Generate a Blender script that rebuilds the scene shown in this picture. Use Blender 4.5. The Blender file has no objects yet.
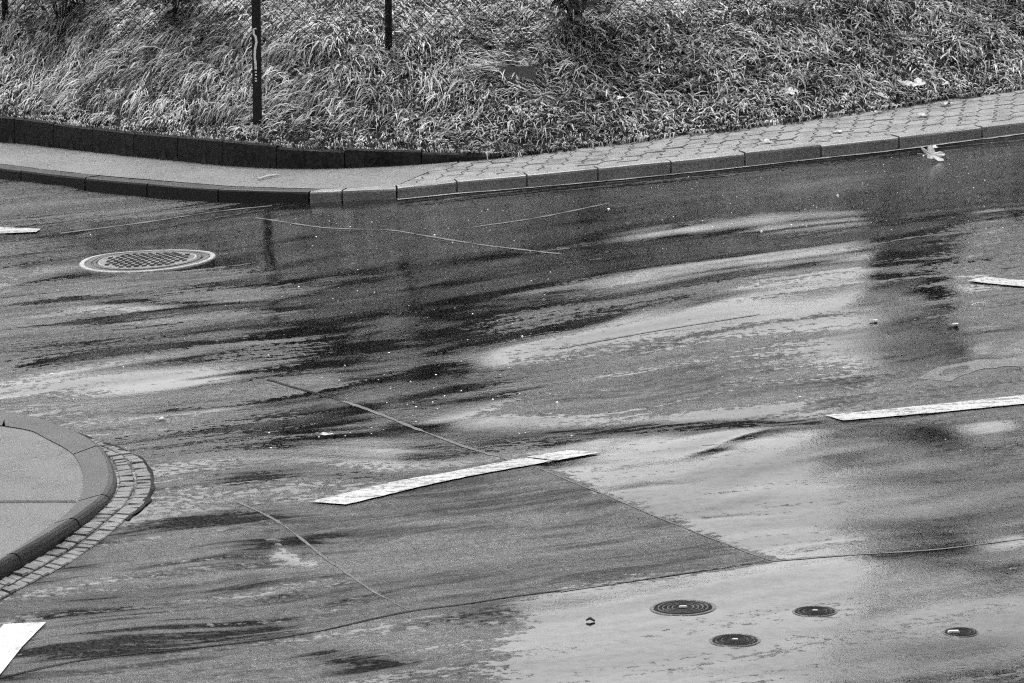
import bpy, math, random
import numpy as np
rng = np.random.default_rng(7); random.seed(7)
C = bpy.context.scene; COL = C.collection
W_, H_ = 1024, 683
F = 3950.0; CAM_H = 3.4; PITCH = math.radians(10.2)
CP, SP = math.cos(PITCH), math.sin(PITCH)

# ---------------------------------------------------------------- terrain
def sstep(a, b, x):
    t = np.clip((np.asarray(x, float) - a) / (b - a), 0, 1); return t * t * (3 - 2 * t)
def G(x, y):
    """road surface: falls to the left, more so at the far side"""
    xs = 9 * np.tanh(np.asarray(x, float) / 9)
    return (0.02 + 0.048 * sstep(12, 20, y)) * xs
def ray(px, py):
    u = (px - 512) / F; v = (341.5 - py) / F
    return np.array([u, CP + v * SP, -SP + v * CP])
def hit(px, py, fn, t0=6, t1=90):
    d = ray(px, py); o = np.array([0, 0, CAM_H])
    ts = np.linspace(t0, t1, 1500); p = o[None] + d[None] * ts[:, None]
    below = p[:, 2] < fn(p[:, 0], p[:, 1])
    i = int(np.argmax(below)); 
    if not below.any(): i = 1499
    a, b = ts[max(i - 1, 0)], ts[i]
    for _ in range(30):
        m = (a + b) / 2; q = o + d * m
        if q[2] < fn(q[0], q[1]): b = m
        else: a = m
    return o + d * b
def P(px, py, h=0.0):
    return hit(px, py, lambda x, y: G(x, y) + h)
def reflect_at(px, py, Y):
    """where the mirror image seen at a road pixel stands, at world depth Y"""
    p = P(px, py); d = ray(px, py); d /= np.linalg.norm(d)
    e = 0.01
    n = np.array([-(G(p[0]+e, p[1]) - G(p[0]-e, p[1]))/(2*e), -(G(p[0], p[1]+e) - G(p[0], p[1]-e))/(2*e), 1.0]); n /= np.linalg.norm(n)
    r = d - 2 * d.dot(n) * n
    return p + r * ((Y - p[1]) / r[1])
KH = 0.082      # kerb height
back_px = [(-330, 118), (-60, 137), (21, 143), (80, 150), (135, 156), (185, 161), (229, 165.5), (280, 168), (330, 168), (390, 165.5), (446, 162), (510, 157), (560, 151),
           (640, 141), (700, 134), (750, 128), (815, 119), (880, 110), (940, 101), (1003, 92), (1120, 76), (1400, 40)]
BACK = np.array([P(x, y, KH) for x, y in back_px])
def E(x): return np.interp(x, BACK[:, 0], BACK[:, 1])
wall_top = [(-330, 27), (21, 23), (135, 20.5), (229, 21), (330, 15.5), (390, 11), (446, 6.5), (510, 0.5), (520, 0)]
WT = np.array([[P(x, np.interp(x, [b[0] for b in back_px], [b[1] for b in back_px]), KH)[0], d / 147.0] for x, d in wall_top])
def wallh(x): return np.interp(x, WT[:, 0], WT[:, 1])
def bank(d):
    d = np.clip(d, 0, 12)
    return np.where(d < 1.3, 0.50 * d, 0.65 + 0.30 * (d - 1.3) / (1 + 0.45 * (d - 1.3)))
def lump(x, y):
    return 0.035*np.sin(3.1*x+1.3*y)*np.sin(2.3*y-1.1*x) + 0.025*np.sin(7.3*x-2.1*y+1)*np.sin(6.1*y+.7)
def HB(x, y):
    d = np.asarray(y, float) - E(x)
    return G(x, y) + KH + wallh(x) * sstep(-0.02, 0.0, d) + bank(d) + lump(x, y) * sstep(0.1, 0.7, d)

# ---------------------------------------------------------------- helpers
def tag(o, label=None, cat=None, group=None, kind=None):
    if label: o['label'] = label
    if cat: o['category'] = cat
    if group: o['group'] = group
    if kind: o['kind'] = kind
    return o
def mesh(name, V, Fs, mat, parent=None, smooth=False, loc=None):
    V = np.asarray(V, float)
    if loc is not None: V = V - np.asarray(loc)
    me = bpy.data.meshes.new(name)
    if isinstance(Fs, np.ndarray):
        n, k = Fs.shape
        me.vertices.add(len(V)); me.vertices.foreach_set('co', V.ravel().astype(np.float32))
        me.loops.add(n * k); me.loops.foreach_set('vertex_index', Fs.ravel().astype(np.int32))
        me.polygons.add(n); me.polygons.foreach_set('loop_start', np.arange(0, n * k, k, dtype=np.int32))
        me.update(calc_edges=True)
    else:
        me.from_pydata([tuple(v) for v in V], [], [tuple(int(i) for i in f) for f in Fs]); me.update()
    if smooth: me.polygons.foreach_set('use_smooth', np.ones(len(me.polygons), bool))
    if mat: me.materials.append(mat)
    o = bpy.data.objects.new(name, me); COL.objects.link(o)
    if loc is not None: o.location = tuple(loc)
    if parent: 
        o.parent = parent
    return o
def empty(name, loc):
    o = bpy.data.objects.new(name, None); COL.objects.link(o); o.location = tuple(loc); o.empty_display_size = .1; return o
class MB:
    def __init__(s): s.V = []; s.F = []
    def add(s, V, Fs):
        b = len(s.V); s.V.extend([tuple(map(float, v)) for v in V]); s.F.extend([tuple(int(i) + b for i in f) for f in Fs])
    def tube(s, pts, rad, n=6, cap=True):
        pts = [np.asarray(p, float) for p in pts]; m = len(pts)
        if np.isscalar(rad): rad = [rad] * m
        V = []; 
        for i, p in enumerate(pts):
            t = pts[min(i+1, m-1)] - pts[max(i-1, 0)]; t /= (np.linalg.norm(t) + 1e-9)
            a = np.array([0, 0, 1.]) if abs(t[2]) < .9 else np.array([1., 0, 0])
            u = np.cross(t, a); u /= np.linalg.norm(u); w = np.cross(t, u)
            for k in range(n):
                an = 2*math.pi*k/n; V.append(p + rad[i]*(math.cos(an)*u + math.sin(an)*w))
        Fs = []
        for i in range(m-1):
            for k in range(n):
                Fs.append((i*n+k, i*n+(k+1) % n, (i+1)*n+(k+1) % n, (i+1)*n+k))
        if cap: Fs.append(tuple(range(n))[::-1]); Fs.append(tuple((m-1)*n+k for k in range(n)))
        s.add(V, Fs)
    def prism(s, low, high):
        n = len(low); V = list(low) + list(high)
        Fs = [tuple(range(n))[::-1], tuple(range(n, 2*n))] + [(i, (i+1) % n, n+(i+1) % n, n+i) for i in range(n)]
        s.add(V, Fs)
    def build(s, name, mat, parent=None, smooth=False, loc=None): return mesh(name, s.V, s.F, mat, parent, smooth, loc)
def grid_faces(nx, ny):
    i = np.arange(nx*ny).reshape(ny, nx)
    return np.stack([i[:-1, :-1].ravel(), i[:-1, 1:].ravel(), i[1:, 1:].ravel(), i[1:, :-1].ravel()], 1)
def resample(pts, step):
    pts = np.asarray(pts, float); d = np.r_[0, np.cumsum(np.linalg.norm(np.diff(pts, axis=0), axis=1))]
    n = max(2, int(d[-1] / step) + 1); s = np.linspace(0, d[-1], n)
    return np.stack([np.interp(s, d, pts[:, k]) for k in range(pts.shape[1])], 1)
def smooth_path(pts, step):
    """Catmull-Rom through points then even spacing"""
    p = np.asarray(pts, float); out = []
    q = np.vstack([2*p[0]-p[1], p, 2*p[-1]-p[-2]])
    for i in range(1, len(q)-2):
        for t in np.linspace(0, 1, 12, endpoint=False):
            a, b, c, d = q[i-1], q[i], q[i+1], q[i+2]
            out.append(.5*((2*b)+(-a+c)*t+(2*a-5*b+4*c-d)*t*t+(-a+3*b-3*c+d)*t**3))
    out.append(p[-1]); return resample(out, step)
def inpoly(x, y, poly):
    ins = np.zeros(np.shape(x), bool); n = len(poly)
    for i in range(n):
        x0, y0 = poly[i][:2]; x1, y1 = poly[(i+1) % n][:2]
        if y0 == y1: continue
        c = ((y0 > y) != (y1 > y)) & (x < (x1-x0)*(y-y0)/(y1-y0)+x0); ins ^= c
    return ins

# ---------------------------------------------------------------- materials
class NT:
    def __init__(s, name):
        s.m = bpy.data.materials.new(name); s.m.use_nodes = True; s.t = s.m.node_tree; s.n = s.t.nodes
        s.b = s.n['Principled BSDF']; s.co = s.n.new('ShaderNodeTexCoord').outputs['Object']
    def link(s, a, b): s.t.links.new(a, b)
    def val(s, sock, v):
        if hasattr(v, 'default_value') or hasattr(v, 'links'): s.link(v, sock)
        else:
            try: sock.default_value = v
            except Exception: sock.default_value = (v, v, v, 1)
    def math(s, op, a, b=None, clamp=False):
        n = s.n.new('ShaderNodeMath'); n.operation = op; n.use_clamp = clamp
        s.val(n.inputs[0], a)
        if b is not None: s.val(n.inputs[1], b)
        return n.outputs[0]
    def noise(s, scale, detail=4, rough=.55, vec=None, dist=0):
        n = s.n.new('ShaderNodeTexNoise'); n.inputs['Scale'].default_value = scale; n.inputs['Detail'].default_value = detail
        n.inputs['Roughness'].default_value = rough; n.inputs['Distortion'].default_value = dist
        s.link(vec if vec else s.co, n.inputs['Vector']); return n.outputs[0]
    def voro(s, scale, vec=None, feature='F1'):
        n = s.n.new('ShaderNodeTexVoronoi'); n.feature = feature; n.inputs['Scale'].default_value = scale
        s.link(vec if vec else s.co, n.inputs['Vector']); return n.outputs['Distance']
    def map(s, scale=(1, 1, 1), rot=0.0, loc=(0, 0, 0), vec=None):
        n = s.n.new('ShaderNodeMapping'); n.inputs['Scale'].default_value = scale; n.inputs['Rotation'].default_value = (0, 0, rot); n.inputs['Location'].default_value = loc
        s.link(vec if vec else s.co, n.inputs['Vector']); return n.outputs[0]
    def ramp(s, v, a, b, lo=0.0, hi=1.0, smooth=True):
        n = s.n.new('ShaderNodeMapRange'); n.interpolation_type = 'SMOOTHSTEP' if smooth else 'LINEAR'
        s.val(n.inputs['Value'], v)
        for k, q in zip(('From Min', 'From Max', 'To Min', 'To Max'), (a, b, lo, hi)): s.val(n.inputs[k], q)
        return n.outputs[0]
    def attr(s, name):
        n = s.n.new('ShaderNodeAttribute'); n.attribute_name = name; return n.outputs['Fac']
    def bump(s, h, strength, dist, prev=None):
        n = s.n.new('ShaderNodeBump'); s.val(n.inputs['Height'], h); s.val(n.inputs['Strength'], strength); n.inputs['Distance'].default_value = dist
        if prev: s.link(prev, n.inputs['Normal'])
        return n.outputs[0]
    def grey(s, v):
        n = s.n.new('ShaderNodeCombineColor')
        for k in range(3): s.val(n.inputs[k], v)
        return n.outputs[0]
    def out(s, base=None, rough=None, spec=None, normal=None, metal=None):
        b = s.b
        if base is not None: s.link(s.grey(base), b.inputs['Base Color'])
        if rough is not None: s.val(b.inputs['Roughness'], rough)
        if spec is not None: s.val(b.inputs['Specular IOR Level'], spec)
        if normal is not None: s.link(normal, b.inputs['Normal'])
        if metal is not None: s.val(b.inputs['Metallic'], metal)
        return s.m

def stone_mat(name, lo, hi, scale=60, rough=.5, bump=.5, blotch=2.0, spec=.5, dist=.004):
    t = NT(name); g = t.noise(scale, 6, .7); bl = t.noise(blotch, 4, .6); fl = t.voro(scale*2.2)
    v = t.math('ADD', t.math('MULTIPLY', g, .55), t.math('MULTIPLY', bl, .45))
    base = t.ramp(v, .34, .66, lo, hi)
    ht = t.math('ADD', g, t.math('MULTIPLY', fl, .5))
    return t.out(base, t.ramp(bl, .35, .65, rough*.75, rough*1.2), spec, t.bump(ht, bump, dist))

# direction in which the traffic has drawn out the water
_a, _b = P(300, 362), P(800, 308); ROAD_ANG = math.radians(23)

def road_mat():
    t = NT('wet_asphalt')
    film = t.attr('film'); sheen_cut = t.attr('sheen_cut')  # patches that kill the sheen, standing in for dark reflections and duller asphalt
    v = t.map((1, 1, 1), -ROAD_ANG)
    wv = t.n.new('ShaderNodeTexNoise'); wv.inputs['Scale'].default_value = .8; wv.inputs['Detail'].default_value = 2; t.link(v, wv.inputs['Vector'])
    va = t.n.new('ShaderNodeVectorMath'); va.operation = 'MULTIPLY_ADD'; t.link(wv.outputs['Color'], va.inputs[0]); va.inputs[1].default_value = (.5, .5, 0); t.link(v, va.inputs[2]); v = va.outputs[0]
    v2 = t.map((0.34, 4.2, 1), 0, vec=v)
    v3 = t.map((1.1, 15, 1), 0, (3, 7, 0), vec=v)
    st = t.noise(1.0, 5, .6, v2, .5)
    st2 = t.noise(1.0, 4, .6, v3, .4)
    gr = t.noise(26, 3, .7)
    pit = t.noise(60, 3, .75)
    cloud = t.noise(1.7, 6, .68, t.map((.7, 1.5, 1), 0, (5, 2, 0), vec=v), .3)
    f = t.math('ADD', film, t.math('MULTIPLY', t.math('SUBTRACT', st, .5), 2.1))
    f = t.math('ADD', f, t.math('MULTIPLY', t.math('SUBTRACT', st2, .5), 1.2))
    f = t.math('ADD', f, t.math('MULTIPLY', t.math('SUBTRACT', gr, .5), 1.7))
    f = t.ramp(f, .28, .72)
    inv = t.math('SUBTRACT', 1.0, f)
    rough = t.math('ADD', t.ramp(f, 0, 1, .26, .03, False), t.math('MULTIPLY', t.ramp(cloud, .4, .7), .05))
    big = t.math('ADD', t.math('MULTIPLY', gr, .8), t.math('MULTIPLY', pit, .6))
    fine = t.noise(120, 2, .6)
    big = t.math('ADD', big, t.math('MULTIPLY', fine, .15))
    n1 = t.bump(big, t.math('ADD', t.ramp(cloud, .38, .66, .015, .06), t.math('MULTIPLY', t.math('MULTIPLY', inv, inv), .75)), .017)
    d = t.math('MULTIPLY', sheen_cut, t.ramp(t.math('ADD', t.math('MULTIPLY', st2, .5), t.math('MULTIPLY', gr, .5)), .36, .6, .45, 1.25))
    cl = t.math('MULTIPLY', t.ramp(t.math('ADD', t.math('MULTIPLY', cloud, .6), t.math('MULTIPLY', st2, .4)), .43, .6), t.ramp(inv, 0, 1, .0, .75, False))
    d = t.math('ADD', d, cl, True)
    spec = t.math('MULTIPLY', t.ramp(d, 0, 1, .5, .0, False), t.ramp(inv, 0, 1, 1.15, .74, False))
    spec = t.math('MULTIPLY', spec, t.math('MULTIPLY', t.ramp(gr, .3, .7, .62, 1.3), t.ramp(t.noise(1.0, 5, .65, t.map((.5, 2.6, 1), 0, (9, 4, 0), vec=v), .5), .36, .62, .5, 1.15)))
    stain = t.noise(1.3, 5, .6)
    base = t.math('MULTIPLY', t.ramp(stain, .3, .7, .75, 1.25), t.math('MULTIPLY', t.ramp(pit, .3, .75, .008, .036), t.ramp(inv, 0, 1, .4, 1, False)))
    rough = t.math('ADD', rough, t.math('MULTIPLY', d, .25))
    return t.out(base, rough, spec, n1)

def paint_mat():
    t = NT('road_paint'); n = t.noise(45, 5, .7); w = t.noise(7, 5, .7, t.map((.5, 3, 1), -ROAD_ANG))
    wear = t.ramp(t.math('ADD', t.math('MULTIPLY', n, .5), t.math('MULTIPLY', w, .5)), .41, .52)
    return t.out(t.math('MULTIPLY', t.math('ADD', t.math('MULTIPLY', wear, .27), .035), t.ramp(t.noise(14, 5, .75), .3, .7, .8, 1.15)), .45, .5, t.bump(n, .4, .003))
def paint_worn_mat():
    t = NT('worn_road_paint'); n = t.noise(60, 5, .75); w = t.noise(5, 5, .7)
    wear = t.ramp(t.math('ADD', t.math('MULTIPLY', n, .5), t.math('MULTIPLY', w, .5)), .36, .5)
    return t.out(t.math('ADD', t.math('MULTIPLY', wear, .26), .1), .5, .5, t.bump(n, .4, .003))
def footway_mat():
    t = NT('damp_footway_asphalt'); g = t.noise(90, 4, .75); b = t.noise(1.6, 4, .6); p = t.noise(24, 3, .6)
    base = t.math('MULTIPLY', t.ramp(g, .3, .7, .045, .13), t.ramp(b, .3, .7, .75, 1.2))
    return t.out(base, t.ramp(p, .3, .7, .38, .55), .5, t.bump(t.math('ADD', g, t.math('MULTIPLY', p, .4)), .45, .005))
def grass_mat():
    t = NT('wet_long_grass'); a = t.attr('tint'); n = t.noise(1.1, 3, .6)
    t.out(t.math('MULTIPLY', a, t.ramp(n, .3, .7, .75, 1.2)), .42, .4)
    tr = t.n.new('ShaderNodeBsdfTranslucent'); t.link(t.grey(a), tr.inputs['Color']); mx = t.n.new('ShaderNodeMixShader'); mx.inputs[0].default_value = .4
    o = t.n['Material Output']; t.link(t.b.outputs[0], mx.inputs[1]); t.link(tr.outputs[0], mx.inputs[2]); t.link(mx.outputs[0], o.inputs['Surface']); return t.m
def leafy(name, lo, hi):
    t = NT(name); n = t.noise(23, 2); return t.out(t.ramp(n, .35, .65, lo, hi), .5, .4)
M = dict(
    road=road_mat(), paint=paint_mat(), worn=paint_worn_mat(), footway=footway_mat(), grass=grass_mat(),
    granite=stone_mat('pale_granite', .06, .27, 95, .5, .5),
    darkstone=stone_mat('dark_wet_stone', .003, .016, 60, .5, .4, 3, .25),
    wall=stone_mat('mossy_dark_concrete', .001, .035, 40, .75, .7, 5, .15, .008),
    block=stone_mat('concrete_block', .07, .165, 80, .5, .4, 6),
    bed=stone_mat('dark_bedding_sand', .04, .09, 60, .8, .5),
    soil=stone_mat('dark_wet_soil', .008, .03, 30, .9, .8, 3, .15, .01),
    islandkerb=stone_mat('dark_island_kerb', .006, .03, 95, .5, .4, 4, .3),
    island=stone_mat('island_asphalt', .006, .045, 70, .4, .8, 4.5),
    sett=stone_mat('worn_setts', .006, .10, 14, .5, .9, 3.2),
    iron=stone_mat('wet_cast_iron', .01, .035, 50, .3, .3, 5),
    coveriron=stone_mat('worn_cover_iron', .03, .12, 40, .35, .5, 9), valveiron=stone_mat('recess_black_iron', .004, .012, 50, .8, .6, 9, .06),  # recess shade put into the valve lid colour; the discs lie flush
    ironglint=stone_mat('painted_glint_metal', .3, .55, 50, .25, .2, 5),  # pale base colour stands in for the highlight on the valve bosses
    rim=stone_mat('manhole_concrete', .12, .3, 90, .5, .6, 6),
    tar=stone_mat('bitumen_joint', .006, .015, 60, .8, .5, 4, .08),
    ridge=stone_mat('worn_joint_edge', .02, .09, 40, .6, 1, 9, .3),
    post=stone_mat('dark_painted_metal', .005, .014, 20, .5, .15, 3, .3),
    white=stone_mat('white_paint', .65, .85, 40, .5, .2),
    wire=stone_mat('dark_wire', .004, .012, 20, .5, .2),
    leaf=stone_mat('pale_dead_leaf', .15, .36, 60, .5, .3, 20),
    ghost=stone_mat('almost_gone_paint', .01, .085, 40, .4, .9, 12, .3),
    twig=stone_mat('pale_twig', .35, .6, 60, .6, .3, 20),
    splash=stone_mat('splashed_water', .75, .9, 40, .2, .1),
    bark=stone_mat('dark_bark', .012, .04, 25, .8, .8, 3, .2, .01),
    foliage=leafy('dark_evergreen_leaves', .006, .02), shrubleaf=leafy('shrub_leaves', .02, .2),
    debris=stone_mat('dark_debris', .01, .02, 60, .7, .3),
)

# ---------------------------------------------------------------- road sheet with its film of water
def ticks(parts):
    out = []
    for a, b, s in parts: out.append(np.arange(a, b - 1e-6, s))
    return np.r_[np.concatenate(out), parts[-1][1]]
XT = ticks([(-30, -8, 2), (-8, -4.3, .1), (-4.3, 4.3, .0125), (4.3, 8, .1), (8, 30, 2)])
YT = ticks([(-6, 8, 2), (8, 11.8, .1), (11.8, 27.6, .025)])
gx, gy = np.meshgrid(XT, YT)
film = np.full(gx.shape, .30); sheen_cut = np.zeros(gx.shape)
def blob(x0, y0, x1, y1, h, df=0.0, dd=0.0, hard=2.0):
    c = P((x0+x1)/2, (y0+y1)/2); a = (P(x1, y1) - P(x0, y0))/2; b = P((x0+x1)/2, (y0+y1)/2 - h) - c
    A = np.array([[a[0], b[0]], [a[1], b[1]]]); I = np.linalg.inv(A)
    dx, dy = gx - c[0], gy - c[1]
    u = I[0, 0]*dx + I[0, 1]*dy; v = I[1, 0]*dx + I[1, 1]*dy
    w = np.exp(-(u*u + v*v)**(hard/2)*.9)
    if df: film[:] += df*w
    if dd: sheen_cut[:] += dd*w
def wob(x, y, k):
    return .5*np.sin(5.1*x+2.3*y+k)+.3*np.sin(11.7*x-4.1*y+2*k)+.2*np.sin(23*x+9*y+3*k)+.15*np.sin(47*x-17*y+k)
def soften(a, r):
    for ax, q in ((1, r), (0, max(1, r//2))):
        for _ in range(2):
            c = np.cumsum(np.insert(a, 0, 0, axis=ax), axis=ax); n = a.shape[ax]
            lo = np.clip(np.arange(n)-q, 0, n); hi = np.clip(np.arange(n)+q+1, 0, n)
            a = (np.take(c, hi, axis=ax)-np.take(c, lo, axis=ax))/(hi-lo).reshape((-1, 1) if ax == 0 else (1, -1))
    return a
def area(px, df=0.0, dd=0.0, soft=0, jit=0.0):
    pts = [P(*q) for q in px]
    ins = inpoly(gx+jit*wob(gx, gy, 1.0), gy+jit*1.5*wob(gx, gy, 2.2), pts).astype(float)
    if soft: ins = soften(ins, soft)
    film[:] += df*ins; sheen_cut[:] += dd*ins
PATCH = [(238, 505), (275, 517), (408, 607), (520, 592), (645, 575), (775, 558), (690, 526), (600, 495), (527, 465), (420, 486), (345, 503)]
LANE = [(360, 381), (400, 371), (470, 360), (560, 347), (640, 334), (760, 316), (860, 300), (940, 288), (1060, 268), (1060, 396), (843, 414), (700, 417), (600, 422), (490, 430), (430, 420)]
# water standing smooth
for q in [(280, 228, 580, 215, 36, 1.1), (520, 192, 1080, 158, 32, 1.5), (40, 240, 300, 236, 24, .75), (300, 268, 540, 262, 34, 1.0),
          (330, 306, 540, 296, 20, .8), (320, 350, 480, 342, 36, 1.05), (330, 398, 500, 402, 40, 1.15), (280, 446, 480, 440, 24, .7), (770, 350, 1060, 330, 34, .8),
          (850, 232, 940, 228, 60, .5), (100, 305, 360, 300, 6, .7), (10, 300, 150, 306, 8, .4), (180, 334, 350, 324, 8, .5),
          (20, 318, 160, 322, 6, .5), (20, 268, 120, 276, 8, .5), (870, 440, 980, 500, 60, .3), (490, 434, 860, 423, 9, .6)]:
    blob(*q)
# thinner film that catches the open sky
for q in [(520, 347, 880, 296, 12, .9), (650, 240, 870, 226, 26, .7), (560, 285, 780, 268, 22, .5), (700, 258, 860, 268, 10, .4), (930, 218, 1060, 208, 18, .55), (920, 262, 1060, 258, 10, .3),
          (10, 388, 260, 378, 28, .6), (20, 350, 260, 352, 12, .3), (940, 376, 1020, 361, 6, 1.1), (500, 420, 840, 408, 6, .75), (160, 440, 330, 425, 18, .25)]:
    blob(*q)
for q in [(20, 205, 200, 206, 12, -.5), (60, 288, 260, 272, 5, -.5), (240, 392, 520, 368, 5, -.7), (340, 305, 480, 290, 3, -.7), (560, 222, 700, 212, 6, -.4), (620, 182, 760, 174, 5, -.5)]:
    blob(*q)
area([(397, 202), (527, 189), (671, 175), (821, 158), (1065, 131), (1065, 139), (821, 166), (671, 183), (527, 197), (397, 209)], -.7, .75, 2)  # dull dark band put in under the kerb to suppress its mirror image
area(LANE, -.12, .0, 4, .05)
# smooth sheet in the foreground at the right, open to the sky
area([(540, 442), (700, 432), (1100, 412), (1100, 528), (772, 558), (690, 526), (600, 495), (530, 466)], .66, 0, 4, .004)
area([(1100, 526), (772, 557), (645, 575), (535, 592), (540, 615), (500, 640), (470, 740), (1100, 740)], .62, 0, 5, .06)
area(PATCH, -.45, .06, 4, .004)
area([(-80, 720), (-80, 560), (240, 508), (408, 607), (300, 634), (60, 662)], -.2, .22, 3, .03)
for q in [(490, 431, 850, 419, 6, 0, 1.25), (560, 436, 760, 428, 4, 0, .6), (610, 491, 725, 478, 3.5, 0, .8), (740, 484, 1050, 464, 5, 0, .5), (780, 522, 1050, 512, 4, 0, .5), (690, 515, 770, 509, 2, 0, .7), (520, 190, 1080, 156, 26, 0, .7), (310, 222, 540, 212, 18, 0, .4), (860, 470, 1060, 450, 60, 0, .3), (860, 560, 1050, 552, 8, 0, .3), (820, 655, 1050, 640, 16, 0, .4), (150, 522, 280, 511, 6, 0, .9), (255, 542, 330, 534, 4, 0, .8), (20, 655, 220, 640, 14, 0, .6),  # dark streaks put in by taking the sheen away
          (300, 650, 420, 664, 12, 0, .9), (430, 612, 530, 600, 14, 0, .7), (20, 612, 140, 604, 14, 0, .4), (770, 345, 1080, 325, 30, 0, .45), (200, 485, 330, 476, 9, 0, .7),
          (250, 410, 420, 390, 8, 0, .5), (980, 520, 1060, 480, 40, 0, .35)]:
    blob(*q)
for q in [(268, 537, 292, 547, 7, .6, -.5), (270, 552, 330, 560, 6, .5, -.4), (540, 625, 660, 605, 20, .5, 0)]:
    blob(*q)
sheen_cut = np.clip(sheen_cut, 0, 1)
# ruts and swellings of the surface: slopes of one or two degrees, drawn out along the road
def vnoise(u, v, seed):
    q = np.random.default_rng(seed).normal(size=(257, 257)); iu = np.floor(u).astype(int); iv = np.floor(v).astype(int)
    fu = u-iu; fv = v-iv; fu = fu*fu*fu*(fu*(6*fu-15)+10); fv = fv*fv*fv*(fv*(6*fv-15)+10)
    g = lambda a, b: q[(iu+a) % 257, (iv+b) % 257]
    return (g(0, 0)*(1-fu)+g(1, 0)*fu)*(1-fv)+(g(0, 1)*(1-fu)+g(1, 1)*fu)*fv
tilt = np.zeros(gx.shape)
def tblob(x0, y0, x1, y1, h, k):
    global film
    keep = film; film = np.zeros(gx.shape); blob(x0, y0, x1, y1, h, k); tilt[:] += film; film = keep
for q in [(520, 347, 880, 296, 9, 1.3), (650, 232, 870, 222, 15, 1.0), (700, 262, 900, 250, 8, .7), (560, 285, 780, 268, 13, .8), (930, 218, 1060, 208, 16, .8), (940, 376, 1020, 361, 6, 1.3), (500, 420, 840, 408, 6, 1.0),
          (920, 262, 1060, 258, 9, .5), (500, 215, 620, 200, 4, .6), (440, 300, 620, 284, 4, .7),
          (490, 432, 860, 421, 8, -2.4), (600, 492, 725, 478, 5, -2.2), (700, 490, 1050, 462, 7, -2.0), (740, 528, 1050, 510, 6, -1.8), (690, 515, 770, 509, 3, -1.9), (560, 478, 700, 458, 3, -1.2),
          (860, 562, 1050, 552, 8, -.8), (820, 655, 1050, 640, 14, -.8), (770, 345, 1080, 325, 26, -.7), (560, 310, 760, 298, 5, -.6), (650, 458, 830, 444, 3, -.8), (560, 470, 700, 452, 3, -.5), (640, 622, 900, 604, 5, -.4), (290, 400, 500, 388, 42, -.3), (300, 300, 520, 290, 28, -.3), (60, 300, 330, 304, 10, -.6), (120, 300, 330, 303, 4, -.8), (740, 440, 900, 432, 3, -.8), (330, 374, 500, 362, 16, -.5), (340, 430, 480, 424, 10, -.5), (340, 345, 490, 336, 24, -.2), (600, 545, 760, 530, 4, -.5)]:
    tblob(*q)
damp = np.ones(gx.shape)
for q in [(320, 330, 500, 325, 40, -1), (320, 390, 500, 384, 50, -1), (330, 250, 560, 240, 40, -.7), (560, 190, 1060, 155, 26, -.8)]:
    keep = film; film = np.zeros(gx.shape); blob(*q); damp += film; film = keep
damp = np.clip(damp, .12, 1)
ca, sa = math.cos(ROAD_ANG), math.sin(ROAD_ANG)
wx = gx+.25*vnoise(gx*.6+9, gy*.6, 5); wy = gy+.22*vnoise(gx*.7, gy*.8+4, 6)
uu, vv = wx*ca+wy*sa+40, -wx*sa+wy*ca+40
nz = .034*vnoise(uu*.45, vv*1.9, 1)*.5+.026*vnoise(uu*.7, vv*5.2, 2)*.5+.012*vnoise(uu*1.2, vv*12, 3)*.5
slope = .031*tilt+nz*1.6*damp+.24*sstep(18.5, 17, gy)*.03*(vnoise(uu*.8+60, vv*9, 21)+.6*vnoise(uu*1.5, vv*19+30, 22))*.5
dyv = np.gradient(YT)[:, None]*np.ones_like(gx); relief = np.zeros_like(gx); acc = np.zeros(gx.shape[1])
for k in range(gx.shape[0]):
    acc = acc*math.exp(-min(dyv[k, 0], .5)/.7)+(slope[k]*min(dyv[k, 0], .1)); relief[k] = acc
relief = relief*(np.abs(gx) < 5.5)*(gy > 11.9)
def RH(x, y):
    x = np.asarray(x, float); y = np.asarray(y, float)
    i = np.clip(np.searchsorted(XT, x)-1, 0, len(XT)-2); j = np.clip(np.searchsorted(YT, y)-1, 0, len(YT)-2)
    a = np.clip((x-XT[i])/(XT[i+1]-XT[i]), 0, 1); b = np.clip((y-YT[j])/(YT[j+1]-YT[j]), 0, 1)
    return (relief[j, i]*(1-a)+relief[j, i+1]*a)*(1-b)+(relief[j+1, i]*(1-a)+relief[j+1, i+1]*a)*b
def GR(x, y): return G(x, y)+RH(x, y)
gz = G(gx, gy) + relief
ro = mesh('road', np.stack([gx.ravel(), gy.ravel(), gz.ravel()], 1), grid_faces(len(XT), len(YT)), M['road'], smooth=True)
tag(ro, kind='structure')
for nm, arr in (('film', film), ('sheen_cut', sheen_cut)):
    at = ro.data.attributes.new(nm, 'FLOAT', 'POINT'); at.data.foreach_set('value', arr.ravel().astype(np.float32))

# ---------------------------------------------------------------- ground sheet to the horizon
XG = ticks([(-400, -100, 50), (-100, -20, 8), (-20, -6, 1), (-6, 6, .1), (6, 20, 1), (20, 100, 8), (100, 400, 50)])
YG = ticks([(-400, -100, 50), (-100, -8, 8), (-8, 24, 1), (24, 32, .05), (32, 60, 1), (60, 400, 20)])
hx, hy = np.meshgrid(XG, YG)
d = hy - E(hx)
hz = np.where(d > 0.03, HB(hx, hy) - .015, G(hx, hy) - .06)
tag(mesh('ground', np.stack([hx.ravel(), hy.ravel(), hz.ravel()], 1), grid_faces(len(XG), len(YG)), M['soil'], smooth=True), kind='structure')

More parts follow.
